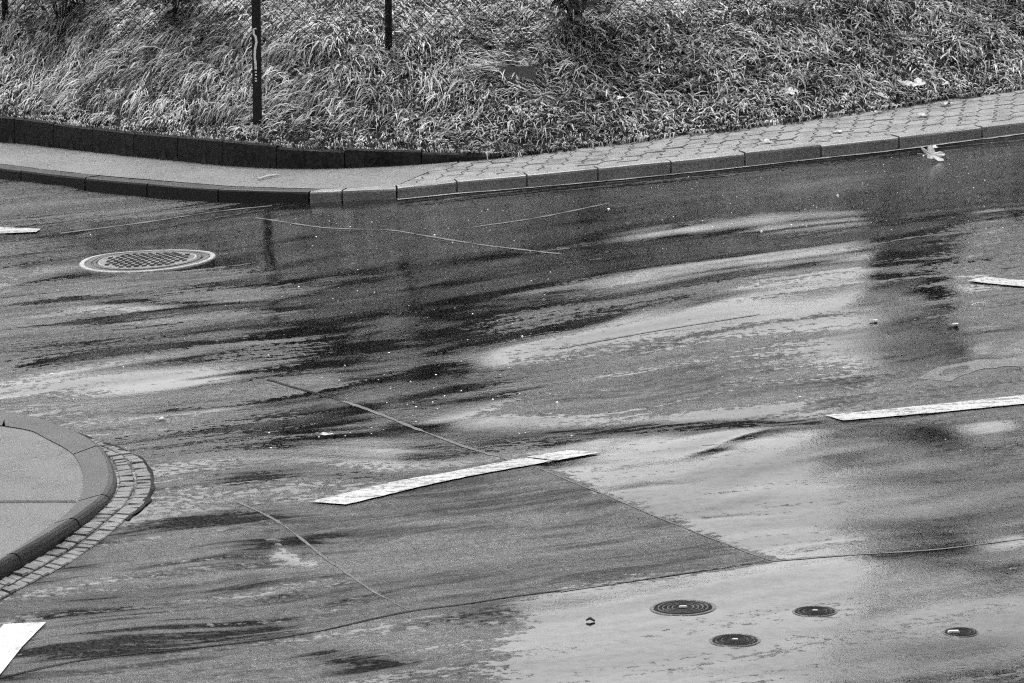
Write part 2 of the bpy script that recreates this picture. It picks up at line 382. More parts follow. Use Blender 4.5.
# ---------------------------------------------------------------- far kerb stones
kerb_px = [(-330, 138), (-140, 161), (-60, 171.5), (21, 182.5), (85, 190), (147, 195.5), (218, 201.5), (309, 204.5), (342, 203.5), (397, 201), (457, 194.5), (527, 188.5), (598, 181.5),
           (671, 174), (745, 166), (821, 157.5), (899, 149.5), (982, 140), (1065, 130), (1150, 119), (1400, 84)]
K = np.array([P(*q) for q in kerb_px])
def kerb_stone(a, b, na, nb, mat, name, label, group, dz=0.0, gap=.006, w=.13, hgt=KH, bev=.015):
    """one stone between road points a and b; na, nb point to the back"""
    m = MB(); t = (b-a)/np.linalg.norm(b-a); prof = [(0, -.05), (0, hgt-bev), (bev*.35, hgt-bev*.35), (bev, hgt), (w, hgt), (w, -.05)]
    rows = []
    for s in (0, .5, 1):
        p = a + (b-a)*s + t*(gap if s == 0 else -gap if s == 1 else 0); n = na*(1-s)+nb*s
        z0 = float(G(p[0], p[1]))
        rows.append([np.array([p[0]+n[0]*o, p[1]+n[1]*o, z0+h+dz+(rng.normal()*.0012 if h > 0 else 0)]) for o, h in prof])
    k = len(prof); V = [v for r in rows for v in r]; Fs = []
    for i in range(2):
        for j in range(k): Fs.append((i*k+j, i*k+(j+1) % k, (i+1)*k+(j+1) % k, (i+1)*k+j))
    Fs.append(tuple(range(k))[::-1]); Fs.append(tuple(2*k+j for j in range(k)))
    m.add(V, Fs); c = (a+b)/2
    return tag(m.build(name, mat, loc=c), label, 'kerb stone', group)
def normals2(path):
    t = np.gradient(path[:, :2], axis=0); t /= np.linalg.norm(t, axis=1)[:, None]
    return np.stack([-t[:, 1], t[:, 0]], 1)
KN = normals2(K)
for i in range(len(K)-1):
    dark = kerb_px[i+1][0] <= 312
    L = np.linalg.norm(K[i+1]-K[i]); nsub = max(1, round(L/.62)) if (kerb_px[i][0] < -100 or kerb_px[i][0] > 1100) else 1
    if kerb_px[i+1][0] > 1160: nsub = 4
    for s in range(nsub):
        a = K[i]+(K[i+1]-K[i])*s/nsub; b = K[i]+(K[i+1]-K[i])*(s+1)/nsub
        kerb_stone(a, b, KN[i], KN[i+1], M['darkstone' if dark else 'granite'], 'kerb_stone',
                   'long dark wet kerb stone edging the smooth tarmac footway' if dark else 'pale speckled granite kerb stone between paved walk and road',
                   'dark kerb stones along the footway' if dark else 'pale kerb stones along the far pavement', dz=rng.normal()*.002)
# pale lip of mortar where the kerb meets the road
def strip(path3, width, name, mat, h=.004, jit=.25, kind='structure'):
    p = resample(path3, .06); n = normals2(p); w = width*(1+jit*rng.normal(size=len(p)))/2
    p = p.copy(); off = np.cumsum(rng.normal(size=len(p)))*.0; 
    a = p[:, :2]+n*w[:, None]; b = p[:, :2]-n*w[:, None]
    V = np.vstack([np.c_[a, GR(a[:, 0], a[:, 1])+h], np.c_[b, GR(b[:, 0], b[:, 1])+h]]); m = len(p)
    Fs = np.array([(i, i+1, m+i+1, m+i) for i in range(m-1)])[:, ::-1]
    o = mesh(name, V, Fs, mat); tag(o, kind=kind); return o
lipp = K[9:].copy(); lipp[:, :2] -= KN[9:]*.03
strip(lipp, .05, 'gutter_lip', M['rim'], .004)

# ---------------------------------------------------------------- footway and block paving

def between(px_lim0, px_lim1, name, mat, dz):
    pass
inner = K.copy(); inner[:, :2] += KN*.13
bound0 = inner[9].copy(); bound1 = P(452, 161.5, KH)
def sheet(front, backp, name, mat, h, n=10):
    f = resample(front, .1); m = len(f); s = np.linspace(0, 1, m)
    bd = np.r_[0, np.cumsum(np.linalg.norm(np.diff(backp[:, :2], axis=0), axis=1))]; bd /= bd[-1]
    b = np.stack([np.interp(s, bd, backp[:, k]) for k in range(2)], 1)
    V = []
    for i in range(n+1):
        q = f[:, :2]*(1-i/n)+b*i/n; V.append(np.c_[q, G(q[:, 0], q[:, 1])+h])
    return tag(mesh(name, np.vstack(V), grid_faces(m, n+1), mat, smooth=True), kind='structure')
kx = np.array([k[0] for k in kerb_px]); bx = np.array([b[0] for b in back_px])
fL = np.vstack([inner[kx <= 342], [bound0]]); bL = np.vstack([BACK[bx <= 446], [bound1]]); bL[:, 1] += .03
sheet(fL, bL, 'footway', M['footway'], KH-.004)
fR = np.vstack([[bound0], inner[kx > 397]]); bR = np.vstack([[bound1], BACK[bx > 452]]); bR[:, 1] += .05
sheet(fR, bR, 'bedding', M['bed'], KH-.02)
# interlocking concrete blocks
colv = P(820, 120, KH) - P(807, 146, KH); colv /= np.linalg.norm(colv[:2]); 
m = MB(); fp = resample(fR, .128); BWD = .128; BL = .205
for i in range(len(fp)-1):
    p0, p1 = fp[i], fp[i+1]; nrow = 12
    a0 = np.interp(i, [0, len(fp)], [0, 1])
    for r in range(-1, nrow):
        t0 = (r + .5*(i % 2))*BL; t1 = t0+BL
        t0 = max(t0, .0)
        if t1 <= t0+.03: continue
        g = .0028
        z = [0, .018, -.018, .018, 0][0:]
        # outline: zigzag long sides
        tt = np.linspace(t0+g+abs(rng.normal())*.002, t1-g, 9); zig = .016*np.abs(((tt/BL*2) % 2)-1)*2-.016
        left = [(p0[:2]+(p1[:2]-p0[:2])*((g+zg)/BWD)) + colv[:2]*q for q, zg in zip(tt, zig)]
        right = [(p0[:2]+(p1[:2]-p0[:2])*((BWD-g+zg)/BWD)) + colv[:2]*q for q, zg in zip(tt, zig)]
        poly = left + right[::-1]; c = np.mean(poly, axis=0)
        if c[1] > E(c[0])+.12: break
        hh = KH-.004+rng.normal()*.0018; tx, ty = rng.normal()*.012, rng.normal()*.008
        def lift(q, o): return np.array([q[0], q[1], G(q[0], q[1])+hh+o+tx*(q[0]-c[0])+ty*(q[1]-c[1])])
        low = [lift(q, -.03) for q in poly]; mid = [lift(q, -.006) for q in poly]; top = [lift(c+(q-c)*.955, 0) for q in poly]
        n = len(poly); V = low+mid+top
        Fs = [tuple(range(2*n, 3*n))[::-1]]+[(i_, (i_+1) % n, n+(i_+1) % n, n+i_)[::-1] for i_ in range(n)]+[(n+i_, n+(i_+1) % n, 2*n+(i_+1) % n, 2*n+i_)[::-1] for i_ in range(n)]
        m.add(V, Fs)
tag(m.build('pavement', M['block']), kind='structure')

# ---------------------------------------------------------------- low retaining wall
wp = resample(BACK[bx <= 510], .08)
m = MB(); n = normals2(wp); run = np.r_[0, np.cumsum(np.linalg.norm(np.diff(wp[:, :2], axis=0), axis=1))]
wp_in = lambda s: np.array([np.interp(s, run, wp[:, k]) for k in range(2)])
wn_in = lambda s: np.array([np.interp(s, run, n[:, k]) for k in range(2)])
s = 0
while s < run[-1]-.05:
    e = min(s+.5, run[-1]); rows = []
    dzs = rng.normal()*.004
    for q in np.linspace(s+.004, e-.004, 5):
        p, nn = wp_in(q), wn_in(q); z0 = float(G(p[0], p[1]))+KH; hh = max(.012, float(wallh(p[0]))+.015+dzs)
        prof = [(0, -.05), (rng.normal()*.002, hh*.5), (0.004, hh-.01), (.014, hh), (.09, hh), (.09, -.05)]
        rows.append([np.array([p[0]+nn[0]*o, p[1]+nn[1]*o, z0+h]) for o, h in prof])
    k = 6; V = [v for r in rows for v in r]; Fs = []
    for i in range(4):
        for j in range(k): Fs.append((i*k+j, i*k+(j+1) % k, (i+1)*k+(j+1) % k, (i+1)*k+j))
    Fs.append(tuple(range(k))[::-1]); Fs.append(tuple(4*k+j for j in range(k)))
    m.add(V, Fs); s = e
tag(m.build('retaining_wall', M['wall']), 'low dark mossy wall holding back the grass along the footway', 'wall')

# ---------------------------------------------------------------- traffic island
def isl(pts, h): return smooth_path([P(x, y, h) for x, y in pts], .03)
IKH = .055
outer_px = [(-160, 418), (-60, 416), (20, 423.5), (52, 432), (83, 443), (104, 456), (115, 474), (118, 490), (111, 505), (97, 517), (80, 529), (45, 551), (20, 565), (-60, 612), (-160, 668)]
inner_px = [(-160, 424), (-60, 421), (20, 428), (48, 439), (71, 452), (81, 467), (83, 480), (82, 492), (78, 501), (68, 512), (54, 523), (35, 536), (20, 546), (-60, 594), (-160, 650)]
gut_px = [(-160, 409), (-60, 407), (20, 419), (63, 428), (86, 435), (115, 448), (139, 463), (151, 479), (153, 493), (146, 508), (127, 521), (98, 542), (68, 561), (27, 582), (-60, 630), (-160, 686)]
OUT = isl(outer_px, 0); INN = isl(inner_px, IKH); GUT = isl(gut_px, 0)
def byfrac(path, f):
    f = np.atleast_1d(f); dd = np.r_[0, np.cumsum(np.linalg.norm(np.diff(path[:, :2], axis=0), axis=1))]; dd /= dd[-1]
    return np.stack([np.interp(f, dd, path[:, k]) for k in range(2)], 1)
def frac_of(path, px, h):
    q = P(*px, h)[:2]; dd = np.r_[0, np.cumsum(np.linalg.norm(np.diff(path[:, :2], axis=0), axis=1))]; dd /= dd[-1]
    return dd[np.argmin(np.linalg.norm(path[:, :2]-q, axis=1))]
jo = [0, .08, .16]+[frac_of(OUT, q, 0) for q in [(5, 421), (104, 456), (111, 505), (80, 529), (20, 565)]]+[.9, 1]
ji = [0, .08, .16]+[frac_of(INN, q, IKH) for q in [(5, 426), (73, 454), (78, 501), (54, 523), (5, 555)]]+[.9, 1]
ilabels = ['dark kerb stone of the rounded island, beside setts']*20
for i in range(len(jo)-1):
    if jo[i+1] <= jo[i] or ji[i+1] <= ji[i]: continue
    nn = 14; fo = byfrac(OUT, np.linspace(jo[i]+.0014, jo[i+1]-.0014, nn)); fi = byfrac(INN, np.linspace(ji[i]+.0014, ji[i+1]-.0014, nn))
    V = []
    for a, b in zip(fo, fi):
        dr = b-a; L = np.linalg.norm(dr); dr /= L
        for o, h in [(0, -.04), (0, .012), (.012, .033), (.032, .047), (.06, IKH), (L, IKH), (L, -.04)]:
            q = a+dr*min(o, L); V.append((q[0], q[1], float(G(q[0], q[1]))+h))
    k = 7; Fs = []
    for r in range(nn-1):
        for j in range(k): Fs.append((r*k+j, r*k+(j+1) % k, (r+1)*k+(j+1) % k, (r+1)*k+j)[::-1])
    Fs.append(tuple(range(k))); Fs.append(tuple((nn-1)*k+j for j in range(k))[::-1])
    c = np.array([*fo[nn//2], 0.])
    o = mesh('island_kerb', V, Fs, M['islandkerb'], loc=c)
    tag(o, 'dark rounded kerb stone curving round the small traffic island', 'kerb stone', 'kerb stones of the traffic island')
# island top
nn = 120; fi = byfrac(INN, np.linspace(0, 1, nn)); cen = P(-160, 520, IKH)[:2]; V = []
for k in range(13):
    q = fi*(1-k/12)+cen*k/12; V.append(np.c_[q, G(q[:, 0], q[:, 1])+IKH-.004])
tag(mesh('island_paving', np.vstack(V), grid_faces(nn, 13)[:, ::-1], M['island'], smooth=True), kind='structure')
a, b = P(-100, 501, IKH), P(76, 501, IKH); pp = np.linspace(a, b, 20)
V = np.vstack([np.c_[pp[:, 0], pp[:, 1]-.008, G(pp[:, 0], pp[:, 1])+IKH], np.c_[pp[:, 0], pp[:, 1]+.008, G(pp[:, 0], pp[:, 1])+IKH]])
tag(mesh('paving_joint', V, np.array([(i, i+1, 21+i, 20+i) for i in range(19)]), M['tar']), kind='structure')
# setts round it
m = MB(); N = 105
fo = np.linspace(0.02, .98, N+1)
for i in range(N):
    for r in range(2):
        g = .004; A0, A1 = byfrac(OUT, [fo[i], fo[i+1]]); B0, B1 = byfrac(GUT, [fo[i], fo[i+1]])
        u0, u1 = r/2+.02, (r+1)/2-.02
        q = [A0+(B0-A0)*u0, A1+(B1-A1)*u0, A1+(B1-A1)*u1, A0+(B0-A0)*u1]; c = np.mean(q, axis=0)
        q = [c+(p-c)*(.9+rng.normal()*.04) for p in q]; hh = .004+abs(rng.normal())*.003; tx, ty = rng.normal(size=2)*.03
        z = lambda p, o: np.array([p[0], p[1], float(GR(p[0], p[1]))+o])
        low = [z(p, -.02) for p in q]; mid = [z(p, hh*.4) for p in q]
        top = [z(c+(p-c)*.86, hh+tx*(p-c)[0]+ty*(p-c)[1]) for p in q]
        V = low+mid+top; Fs = [(8, 9, 10, 11)]+[(i_, (i_+1) % 4, 4+(i_+1) % 4, 4+i_) for i_ in range(4)]+[(4+i_, 4+(i_+1) % 4, 8+(i_+1) % 4, 8+i_) for i_ in range(4)]
        m.add(V, Fs)
tag(m.build('gutter', M['sett']), kind='structure')
strip(np.array([P(x, y) for x, y in gut_px[:11]]), .018, 'gutter_joint', M['tar'], .005, .5)

# ---------------------------------------------------------------- road joints and markings
def pline(px): return smooth_path([P(x, y) for x, y in px], .06)
for px, w, mt, nm in [
    ([(268, 378), (310, 389), (345, 399)], .02, 'tar', 'road_joint'),
    ([(340, 398), (400, 422), (470, 449), (522, 465)], .022, 'ridge', 'road_joint'),
    ([(238, 504), (275, 518), (320, 548), (365, 580), (408, 607)], .012, 'ridge', 'road_joint'),
    ([(-60, 690), (60, 662), (140, 650), (230, 640), (320, 627), (408, 608), (470, 600), (520, 592), (640, 577), (772, 558)], .014, 'tar', 'road_joint'),
    ([(524, 466), (600, 495.5), (690, 526.5), (772, 558)], .009, 'ridge', 'road_joint'),
    ([(560, 588), (680, 571), (772, 559), (860, 552), (940, 547), (1003, 540), (1100, 530)], .018, 'ridge', 'road_joint'),
    ([(255, 219), (320, 227), (385, 230), (440, 238), (500, 247), (560, 253)], .022, 'ridge', 'road_joint'),
    ([(475, 227), (540, 218), (610, 205)], .025, 'ridge', 'road_joint'),
    ([(60, 232), (140, 221), (210, 212), (272, 207)], .03, 'ridge', 'road_joint'),
    ([(560, 348), (640, 335), (760, 317)], .02, 'ridge', 'road_joint')]:
    strip(pline(px), w, nm, M[mt], .0015, .3)
def marking(px, label, mat='paint', h=.006, gapat=None):
    """flat painted shape following the road"""
    pts = np.array([P(x, y) for x, y in px]); c = pts.mean(0); n = 40
    # bilinear quad
    u = np.linspace(0, 1, n); v = np.linspace(0, 1, 5); V = []
    for b in v:
        p = np.outer(1-u, pts[0]*(1-b)+pts[3]*b)+np.outer(u, pts[1]*(1-b)+pts[2]*b)
        if b in (0, 1): p[1:-1, 1] += rng.normal(size=n-2)*.0025
        p[:, 2] = GR(p[:, 0], p[:, 1])+h; V.append(p)
    o = mesh('road_marking', np.vstack(V), grid_faces(n, 5), M[mat], loc=c)
    return tag(o, label, 'road marking', 'white lines painted on the road')
marking([(309, 504), (346, 506.3), (562, 461.5), (526, 459.2)][0:4] and [(346, 506.3), (553, 464.3), (523, 460.3), (309, 504)], 'long white dash in the middle of the wet road, beside the diagonal joint')
marking([(556, 463.8), (601, 454.7), (569, 452.4), (527, 459.6)], 'short bright white piece of dash beyond the diagonal joint')
marking([(843, 417.8), (1110, 390), (1110, 380), (825, 413)], 'long clean white line running off at the right edge of the road')
marking([(968, 283), (1060, 290), (1060, 282), (984, 279)], 'short far white line at the right, nearer the paved walk')
marking([(-50, 234), (36, 231.2), (41, 227.8), (-50, 225)], 'white line end at the far left near the large manhole')
marking([(-92, 742), (-58, 742), (46, 620), (4, 620)][0:4], 'worn white slanted stripe at the near left corner by the island', 'worn')

o = strip(pline([(934, 379), (950, 371.5), (975, 366), (1003, 362.5), (1070, 357)]), .17, 'worn_marking', M['ghost'], .0012, .12)
del o['kind']; tag(o, 'faint worn pale curve on the road above the long clean line', 'road marking')
# ---------------------------------------------------------------- covers in the road
def disc(m, c, r0, r1, z, seg=64, z1=None, tilt=True):
    V = []
    for r, zz in ((r0, z), (r1, z if z1 is None else z1)):
        for k in range(seg):
            a = 2*math.pi*k/seg; x, y = c[0]+r*math.cos(a), c[1]+r*math.sin(a); V.append((x, y, float(GR(x, y))+zz))
    m.add(V, [(k, (k+1) % seg, seg+(k+1) % seg, seg+k)[::-1] for k in range(seg)])
def ringbox(m, c, r0, r1, z0, z1, bev=.004, seg=72):
    disc(m, c, r0, r0+bev, z0, seg, z1); disc(m, c, r0+bev, r1-bev, z1, seg, z1); disc(m, c, r1-bev, r1, z1, seg, z0)
mc = P(147.5, 261.5)
man = tag(empty('manhole', mc), 'large round manhole with studded iron cover in a pale ring', 'manhole')
def child(m, name, mat, par, smooth=False):
    o = m.build(name, mat, None, smooth, loc=np.array(par.location)); o.location = (0, 0, 0); o.parent = par; return o
R = .37
m = MB(); ringbox(m, mc, R*.965, R*1.05, .001, .006); child(m, 'rim', M['rim'], man)
m = MB(); ringbox(m, mc, R*.86, R*.955, .001, .004); ringbox(m, mc, R*.78, R*.835, .001, .006); child(m, 'frame', M['iron'], man)
m = MB(); ringbox(m, mc, R*.725, R*.765, .002, .007); child(m, 'frame_ring', M['rim'], man)
m = MB(); disc(m, mc, 0.001, R*.76, .003); 
for k in range(-7, 8):
    for l in range(-7, 8):
        x, y = (k+.5*(l % 2))*.044, l*.05
        if math.hypot(x, y) > R*.66: continue
        q = [(mc[0]+x+sx*.014, mc[1]+y+sy*.013) for sx, sy in ((-1, -1), (1, -1), (1, 1), (-1, 1))]
        zz = lambda p, o: (p[0], p[1], float(GR(*p))+o)
        m.prism([zz(p, .004) for p in q], [zz(((p[0]-mc[0]-x)*.8+mc[0]+x, (p[1]-mc[1]-y)*.8+mc[1]+y), .012) for p in q])
child(m, 'cover', M['coveriron'], man)
for (px, py, r, lab, big) in [(683, 607.5, .118, 'widest small iron valve cover, ringed, with bright boss', 1), (815, 611.5, .08, 'plain dark valve cover right of the widest ringed one', 0),
                              (735, 641.5, .088, 'ridged valve cover nearest the bottom of the picture', 0), (961, 632, .062, 'smallest valve cover with a shiny cap at lower right', 2)]:
    c = P(px, py); v = tag(empty('valve_cover', c), lab, 'valve cover', 'small iron covers in the near road')
    m = MB(); ringbox(m, c, r*.88, r, .0005, .003, .003); child(m, 'frame', M['iron'], v)
    m = MB(); disc(m, c, .001, r*.87, .0015)
    for rr in ((.3, .42, .54, .66, .78) if big == 1 else (.5, .72)): pass
    child(m, 'lid', M['valveiron'], v)
    m = MB()
    for rr in ((.3, .44, .58, .72) if big == 1 else (.5, .72)): ringbox(m, c, r*rr, r*(rr+.05), .001, .0045, .002)
    child(m, 'ridges', M['iron'], v)
    m = MB(); bw = r*(.13 if big < 2 else .32); cc = c+np.array([-r*.4 if big == 2 else 0, 0, 0])
    q = [(cc[0]+sx*bw, cc[1]+sy*bw*.8) for sx, sy in ((-1, -.6), (1, -.6), (1, .6), (-1, .6))]
    m.prism([(p[0], p[1], float(GR(*p))+.003) for p in q], [((p[0]-cc[0])*.8+cc[0], (p[1]-cc[1])*.8+cc[1], float(GR(*p))+.008) for p in q]); child(m, 'boss', M['ironglint'], v)

# ---------------------------------------------------------------- marker post
pb = hit(257.5, 121, HB)
post = tag(empty('marker_post', pb), 'slim dark post with dripping white paint, standing in the grass', 'post')
top = 1.27-pb[2]
m = MB()
def squareprism(m, x0, x1, y0, y1, z0, z1): m.prism([(x0, y0, z0), (x1, y0, z0), (x1, y1, z0), (x0, y1, z0)], [(x0, y0, z1), (x1, y0, z1), (x1, y1, z1), (x0, y1, z1)])
m.V = []; squareprism(m, -.029, .029, -.02, .02, -.3, top); squareprism(m, -.034, .034, -.023, .023, top, top+.012)
o = m.build('pole', M['post']); o.parent = post
m = MB()
def wz(py): return (CAM_H + ray(257, py)[2]/ray(257, py)[1]*pb[1]) - pb[2]
Z = lambda py: wz(py)
yf = -.024
pxm = 1/147.
def pm(px, py): return (np.array([(px-255.9)*pxm*.9, yf, Z(py)]))
for path, r in [([(253.2, 34.5), (253, 28.5), (256, 28.2)], .0075), ([(253.5, 34.5), (255.3, 36.5), (256, 42), (254.5, 48), (254, 56), (254.8, 64), (255, 69)], .0085)]:
    m.tube([pm(*q) for q in path], r, 6)
for py in (71.5, 74.5, 78, 80.5):
    m.tube([pm(255, py-.7), pm(255, py+.7)], .0075, 6)
o = m.build('paint_mark', M['white']); o.parent = post

# ---------------------------------------------------------------- fence
fb = hit(388.5, 50, HB); FY = fb[1]-E(fb[0])
fx = np.arange(-6, 7.6, .1); 
def fence_pt(x): 
    y = E(x)+FY; return np.array([x, y, float(HB(x, y))])
fen = tag(empty('fence', fence_pt(0)), 'chain link fence on dark posts along the top of the bank', 'fence')
FO = fence_pt(0)
for k in (-5.8, -2.9, 0, 4.5):
    x = fb[0]+k; p = fence_pt(x)-FO
    m = MB(); m.tube([p+np.array([0, .03, -.2]), p+np.array([0, .03, 1.15])], .024, 8); o = m.build('post', M['post'], fen, True)
m = MB(); base = [fence_pt(x) for x in fx]
Hf = 1.05; pitch = .075
def fpt(x, h, off): q = fence_pt(x)-FO; return np.array([q[0], q[1]+off, q[2]+.02+h])
x = -6.0
while x < 7.5:
    for sgn in (1, -1):
        xs = [x+sgn*h for h in np.linspace(0, Hf, 6)]
        m.tube([fpt(a, h, .002*sgn) for a, h in zip(xs, np.linspace(0, Hf, 6))], .0027, 3, False)
    x += pitch
for h in (.04, Hf): m.tube([fpt(a, h, 0) for a in np.arange(-6, 7.5, .25)], .002, 4, False)
m.build('chain_link', M['wire'], fen)

# ---------------------------------------------------------------- stone in the grass
sb = hit(517, 73, HB); m = MB()
m.add([(-.12, -.03, -.05), (.12, -.05, -.05), (.12, .06, -.05), (-.12, .08, -.05), (-.115, -.03, .035), (.115, -.045, .05), (.11, .06, .055), (-.11, .08, .04)], [(3, 2, 1, 0), (4, 5, 6, 7), (0, 1, 5, 4), (1, 2, 6, 5), (2, 3, 7, 6), (3, 0, 4, 7)])
o = m.build('boundary_stone', M['bed']); o.location = sb+np.array([0, 0, -.005]); o.rotation_euler = (-.35, .08, .2); tag(o, 'dark squared stone half sunk in the grass bank below the fence', 'stone')

# ---------------------------------------------------------------- long grass on the bank
def make_grass(n):
    x = rng.uniform(-5.4, 5.8, n); dd = rng.uniform(0, 1, n)**1.05*4.6 - .02
    y = E(x)+dd
    # tussocks
    nc = 3200; cxs = rng.uniform(-5.8, 6.4, nc); cds = rng.uniform(-.1, 4.7, nc)
    ca = np.where(cxs < .3, rng.normal(-2.3, .55, nc), rng.normal(-1.7, 1.1, nc)); cl = rng.uniform(.55, 1.3, nc); ct = np.clip(rng.normal(1, .42, nc), .25, 1.8); ce = np.where(cxs < .3, rng.uniform(-.25, .3, nc), rng.uniform(-.1, .6, nc))
    idx = np.empty(n, int)
    for s in range(0, n, 4000):
        D = (x[s:s+4000, None]-cxs)**2+((dd[s:s+4000, None]-cds)*1.0)**2; idx[s:s+4000] = D.argmin(1)
    dist = np.hypot(x-cxs[idx], dd-cds[idx])
    # tufts: pull roots together so gaps open between them
    pull = rng.uniform(-.1, .4, n); x = x+(cxs[idx]-x)*pull; dd2 = dd+(cds[idx]-dd)*pull; dd = np.maximum(dd2, -.015); y = E(x)+dd
    right = sstep(-.3, .9, x)
    flow = -2.35+.75*vnoise(x*1.3+20, y*1.6, 11)+.35*vnoise(x*4+20, y*4, 12)
    ang = np.where(right > .5, .5*ca[idx]+.5*flow, .2*ca[idx]+.8*flow)+rng.normal(size=n)*(.38+.55*right)
    stray = rng.random(n) < .27; ang = np.where(stray, rng.uniform(0, 6.28, n), ang)
    L = rng.uniform(.05, .30, n)*cl[idx]*(1-.3*right); 
    edge = sstep(.01, .05, wallh(x)); dd = np.where(edge > .1, np.maximum(dd, .04), dd); y = E(x)+dd; L *= (.5-.3*edge)+(.5+.3*edge)*sstep(.02, .38, dd)
    L = np.where((edge > .5) & (rng.random(n) < .997), np.minimum(L, .01+.6*np.maximum(dd-.02, 0)), L)
    field = sstep(1.55, 2.0, dd); 
    L *= 1-.3*field
    el = np.clip(.6*ce[idx]+rng.normal(size=n)*.3, -.4, 1.2)
    w = rng.uniform(.0012, .0046, n)*(1+.35*right)
    dirx, diry = np.cos(ang), np.sin(ang)
    ts = np.array([0, .3, .6, .85, 1.0]); V = np.empty((n, 5, 2, 3)); wid = np.array([.8, 1, .85, .55, .12])
    z0 = HB(x, y)-.012
    px, py, pz = x.copy(), y.copy(), z0.copy(); e = el.copy()
    sidex, sidey = -diry, dirx
    roll = rng.uniform(-.9, .9, n)
    prev = 0
    for k, t in enumerate(ts):
        st = (t-prev)*L; prev = t
        px = px+np.cos(e)*dirx*st; py = py+np.cos(e)*diry*st; pz = pz+np.sin(e)*st
        g = HB(px, np.maximum(py, E(px)+.03))+.004+.012*rng.random(n); pz = np.where(k > 0, np.maximum(pz, g), pz)
        e = e-(.55+.5*rng.random(n))*(.7 if k else .3)
        ww = w*wid[k]
        for sd, sg in ((0, -1), (1, 1)):
            V[:, k, sd, 0] = px+sg*ww*sidex*np.cos(roll); V[:, k, sd, 1] = py+sg*ww*sidey*np.cos(roll); V[:, k, sd, 2] = pz+sg*ww*np.sin(roll)
    base = (np.arange(n)*10)[:, None]
    q = np.array([[2*k, 2*k+1, 2*k+3, 2*k+2] for k in range(4)])
    Fs = (base[:, :, None]+q[None]).reshape(-1, 4)
    tint = np.where(rng.random(n) < .3, rng.uniform(.015, .07, n), rng.uniform(.24, .80, n))*ct[idx]
    tint *= 1-.12*right
    tint *= np.where(dd > 1.6, 1.0, 1.0)
    return V.reshape(-1, 3), Fs, np.repeat(np.clip(tint, .012, .75), 10)
V, Fs, tint = make_grass(175000)
gr = tag(mesh('grass', V, Fs, M['grass'], smooth=True), 'long matted wet grass covering the bank above the pavement', 'grass', kind='stuff')
at = gr.data.attributes.new('tint', 'FLOAT', 'POINT'); at.data.foreach_set('value', tint.astype(np.float32))

# ---------------------------------------------------------------- fallen leaves, twig, debris
def leaf_mesh(r, lobes=5, curl=.25):
    n = lobes*4; V = [(0, 0, .004)]; 
    for k in range(n):
        a = 2*math.pi*k/n; rr = r*(.45+.55*abs(math.cos(a*lobes/2))**1.2)*(1 if abs(a-math.pi) > .5 else .8)
        x, y = rr*math.cos(a)*1.15, rr*math.sin(a); V.append((x, y, .003+curl*.6*(x*x+y*y)/r*(1 if k % 3 else .5)))
    Fs = [(0, 1+k, 1+(k+1) % n) for k in range(n)]
    st = len(V); V += [(-r*.5, -.002, .004), (-r*.5, .002, .004), (-r*1.5, .0015, .012), (-r*1.5, -.0015, .012)]; Fs.append((st, st+1, st+2, st+3))
    m = MB(); m.add(V, Fs); return m
def put_leaf(px, py, r, label, group, where, lobes=5, mat='leaf'):
    fn = {'road': lambda x, y: GR(x, y)+.004, 'pave': lambda x, y: G(x, y)+KH+.002, 'bank': lambda x, y: HB(x, y)+.11}[where]
    p = hit(px, py, fn); o = leaf_mesh(r, lobes, rng.uniform(.1, .5)).build('fallen_leaf', M[mat], None)
    o.location = p; o.rotation_euler = (rng.normal()*.08+(.45 if where == 'bank' else 0), rng.normal()*.08, rng.uniform(0, 6.28))
    return tag(o, label, 'leaf', group)
o = put_leaf(932, 161, .085, 'large pale lobed leaf lying on the dark road near the kerb', None, 'road'); o.rotation_euler = (.55, .1, .6); o.location.z += .035
for px, py, r in [(876, 113, .04), (922, 116, .05), (946, 105, .05), (838, 132, .04), (990, 93, .045), (766, 142, .045)]:
    put_leaf(px, py, r, 'small pale dead leaf flat on the block paving', 'leaves on the block paving', 'pave', random.choice((3, 5)))
for px, py, r in [(934, 147.5, .03), (874, 320.6, .025), (954, 325, .035), (326, 435, .03), (161, 419.5, .025)]:
    put_leaf(px, py, r, 'small pale leaf scrap stuck on the wet road surface', 'leaf scraps on the road', 'road', 3)
for px, py, r in [(938, 82, .03), (946, 84, .03), (880, 95, .05), (905, 84, .06), (918, 84, .06), (790, 92, .05), (725, 108, .04), (404, 120, .03), (310, 75, .025),
                  (620, 98, .025), (850, 50, .03)]:
    put_leaf(px, py, r, 'pale dead leaf caught in the grass of the bank', 'leaves in the grass', 'bank', random.choice((3, 5)))
p0, p1 = P(258, 179, KH+.006), P(280, 175, KH+.006); m = MB(); mid = (p0+p1)/2+np.array([0, .02, .004]); m.tube([p0, mid, p1], [.007, .008, .003], 6); m.tube([mid, mid+np.array([.05, .05, .01])], [.005, .002], 5)
tag(m.build('twig', M['twig'], loc=(p0+p1)/2), 'pale twig lying on the tarmac footway below the wall', 'twig')
p = P(590, 620.5); m = MB(); m.tube([(-.014, 0, .006), (0, .006, .012), (.016, -.004, .005)], [.003, .006, .004], 7); o = m.build('pebble', M['debris']); o.location = (p[0], p[1], float(GR(p[0], p[1]))); tag(o, 'small dark pebble alone on the bright near road', 'pebble')

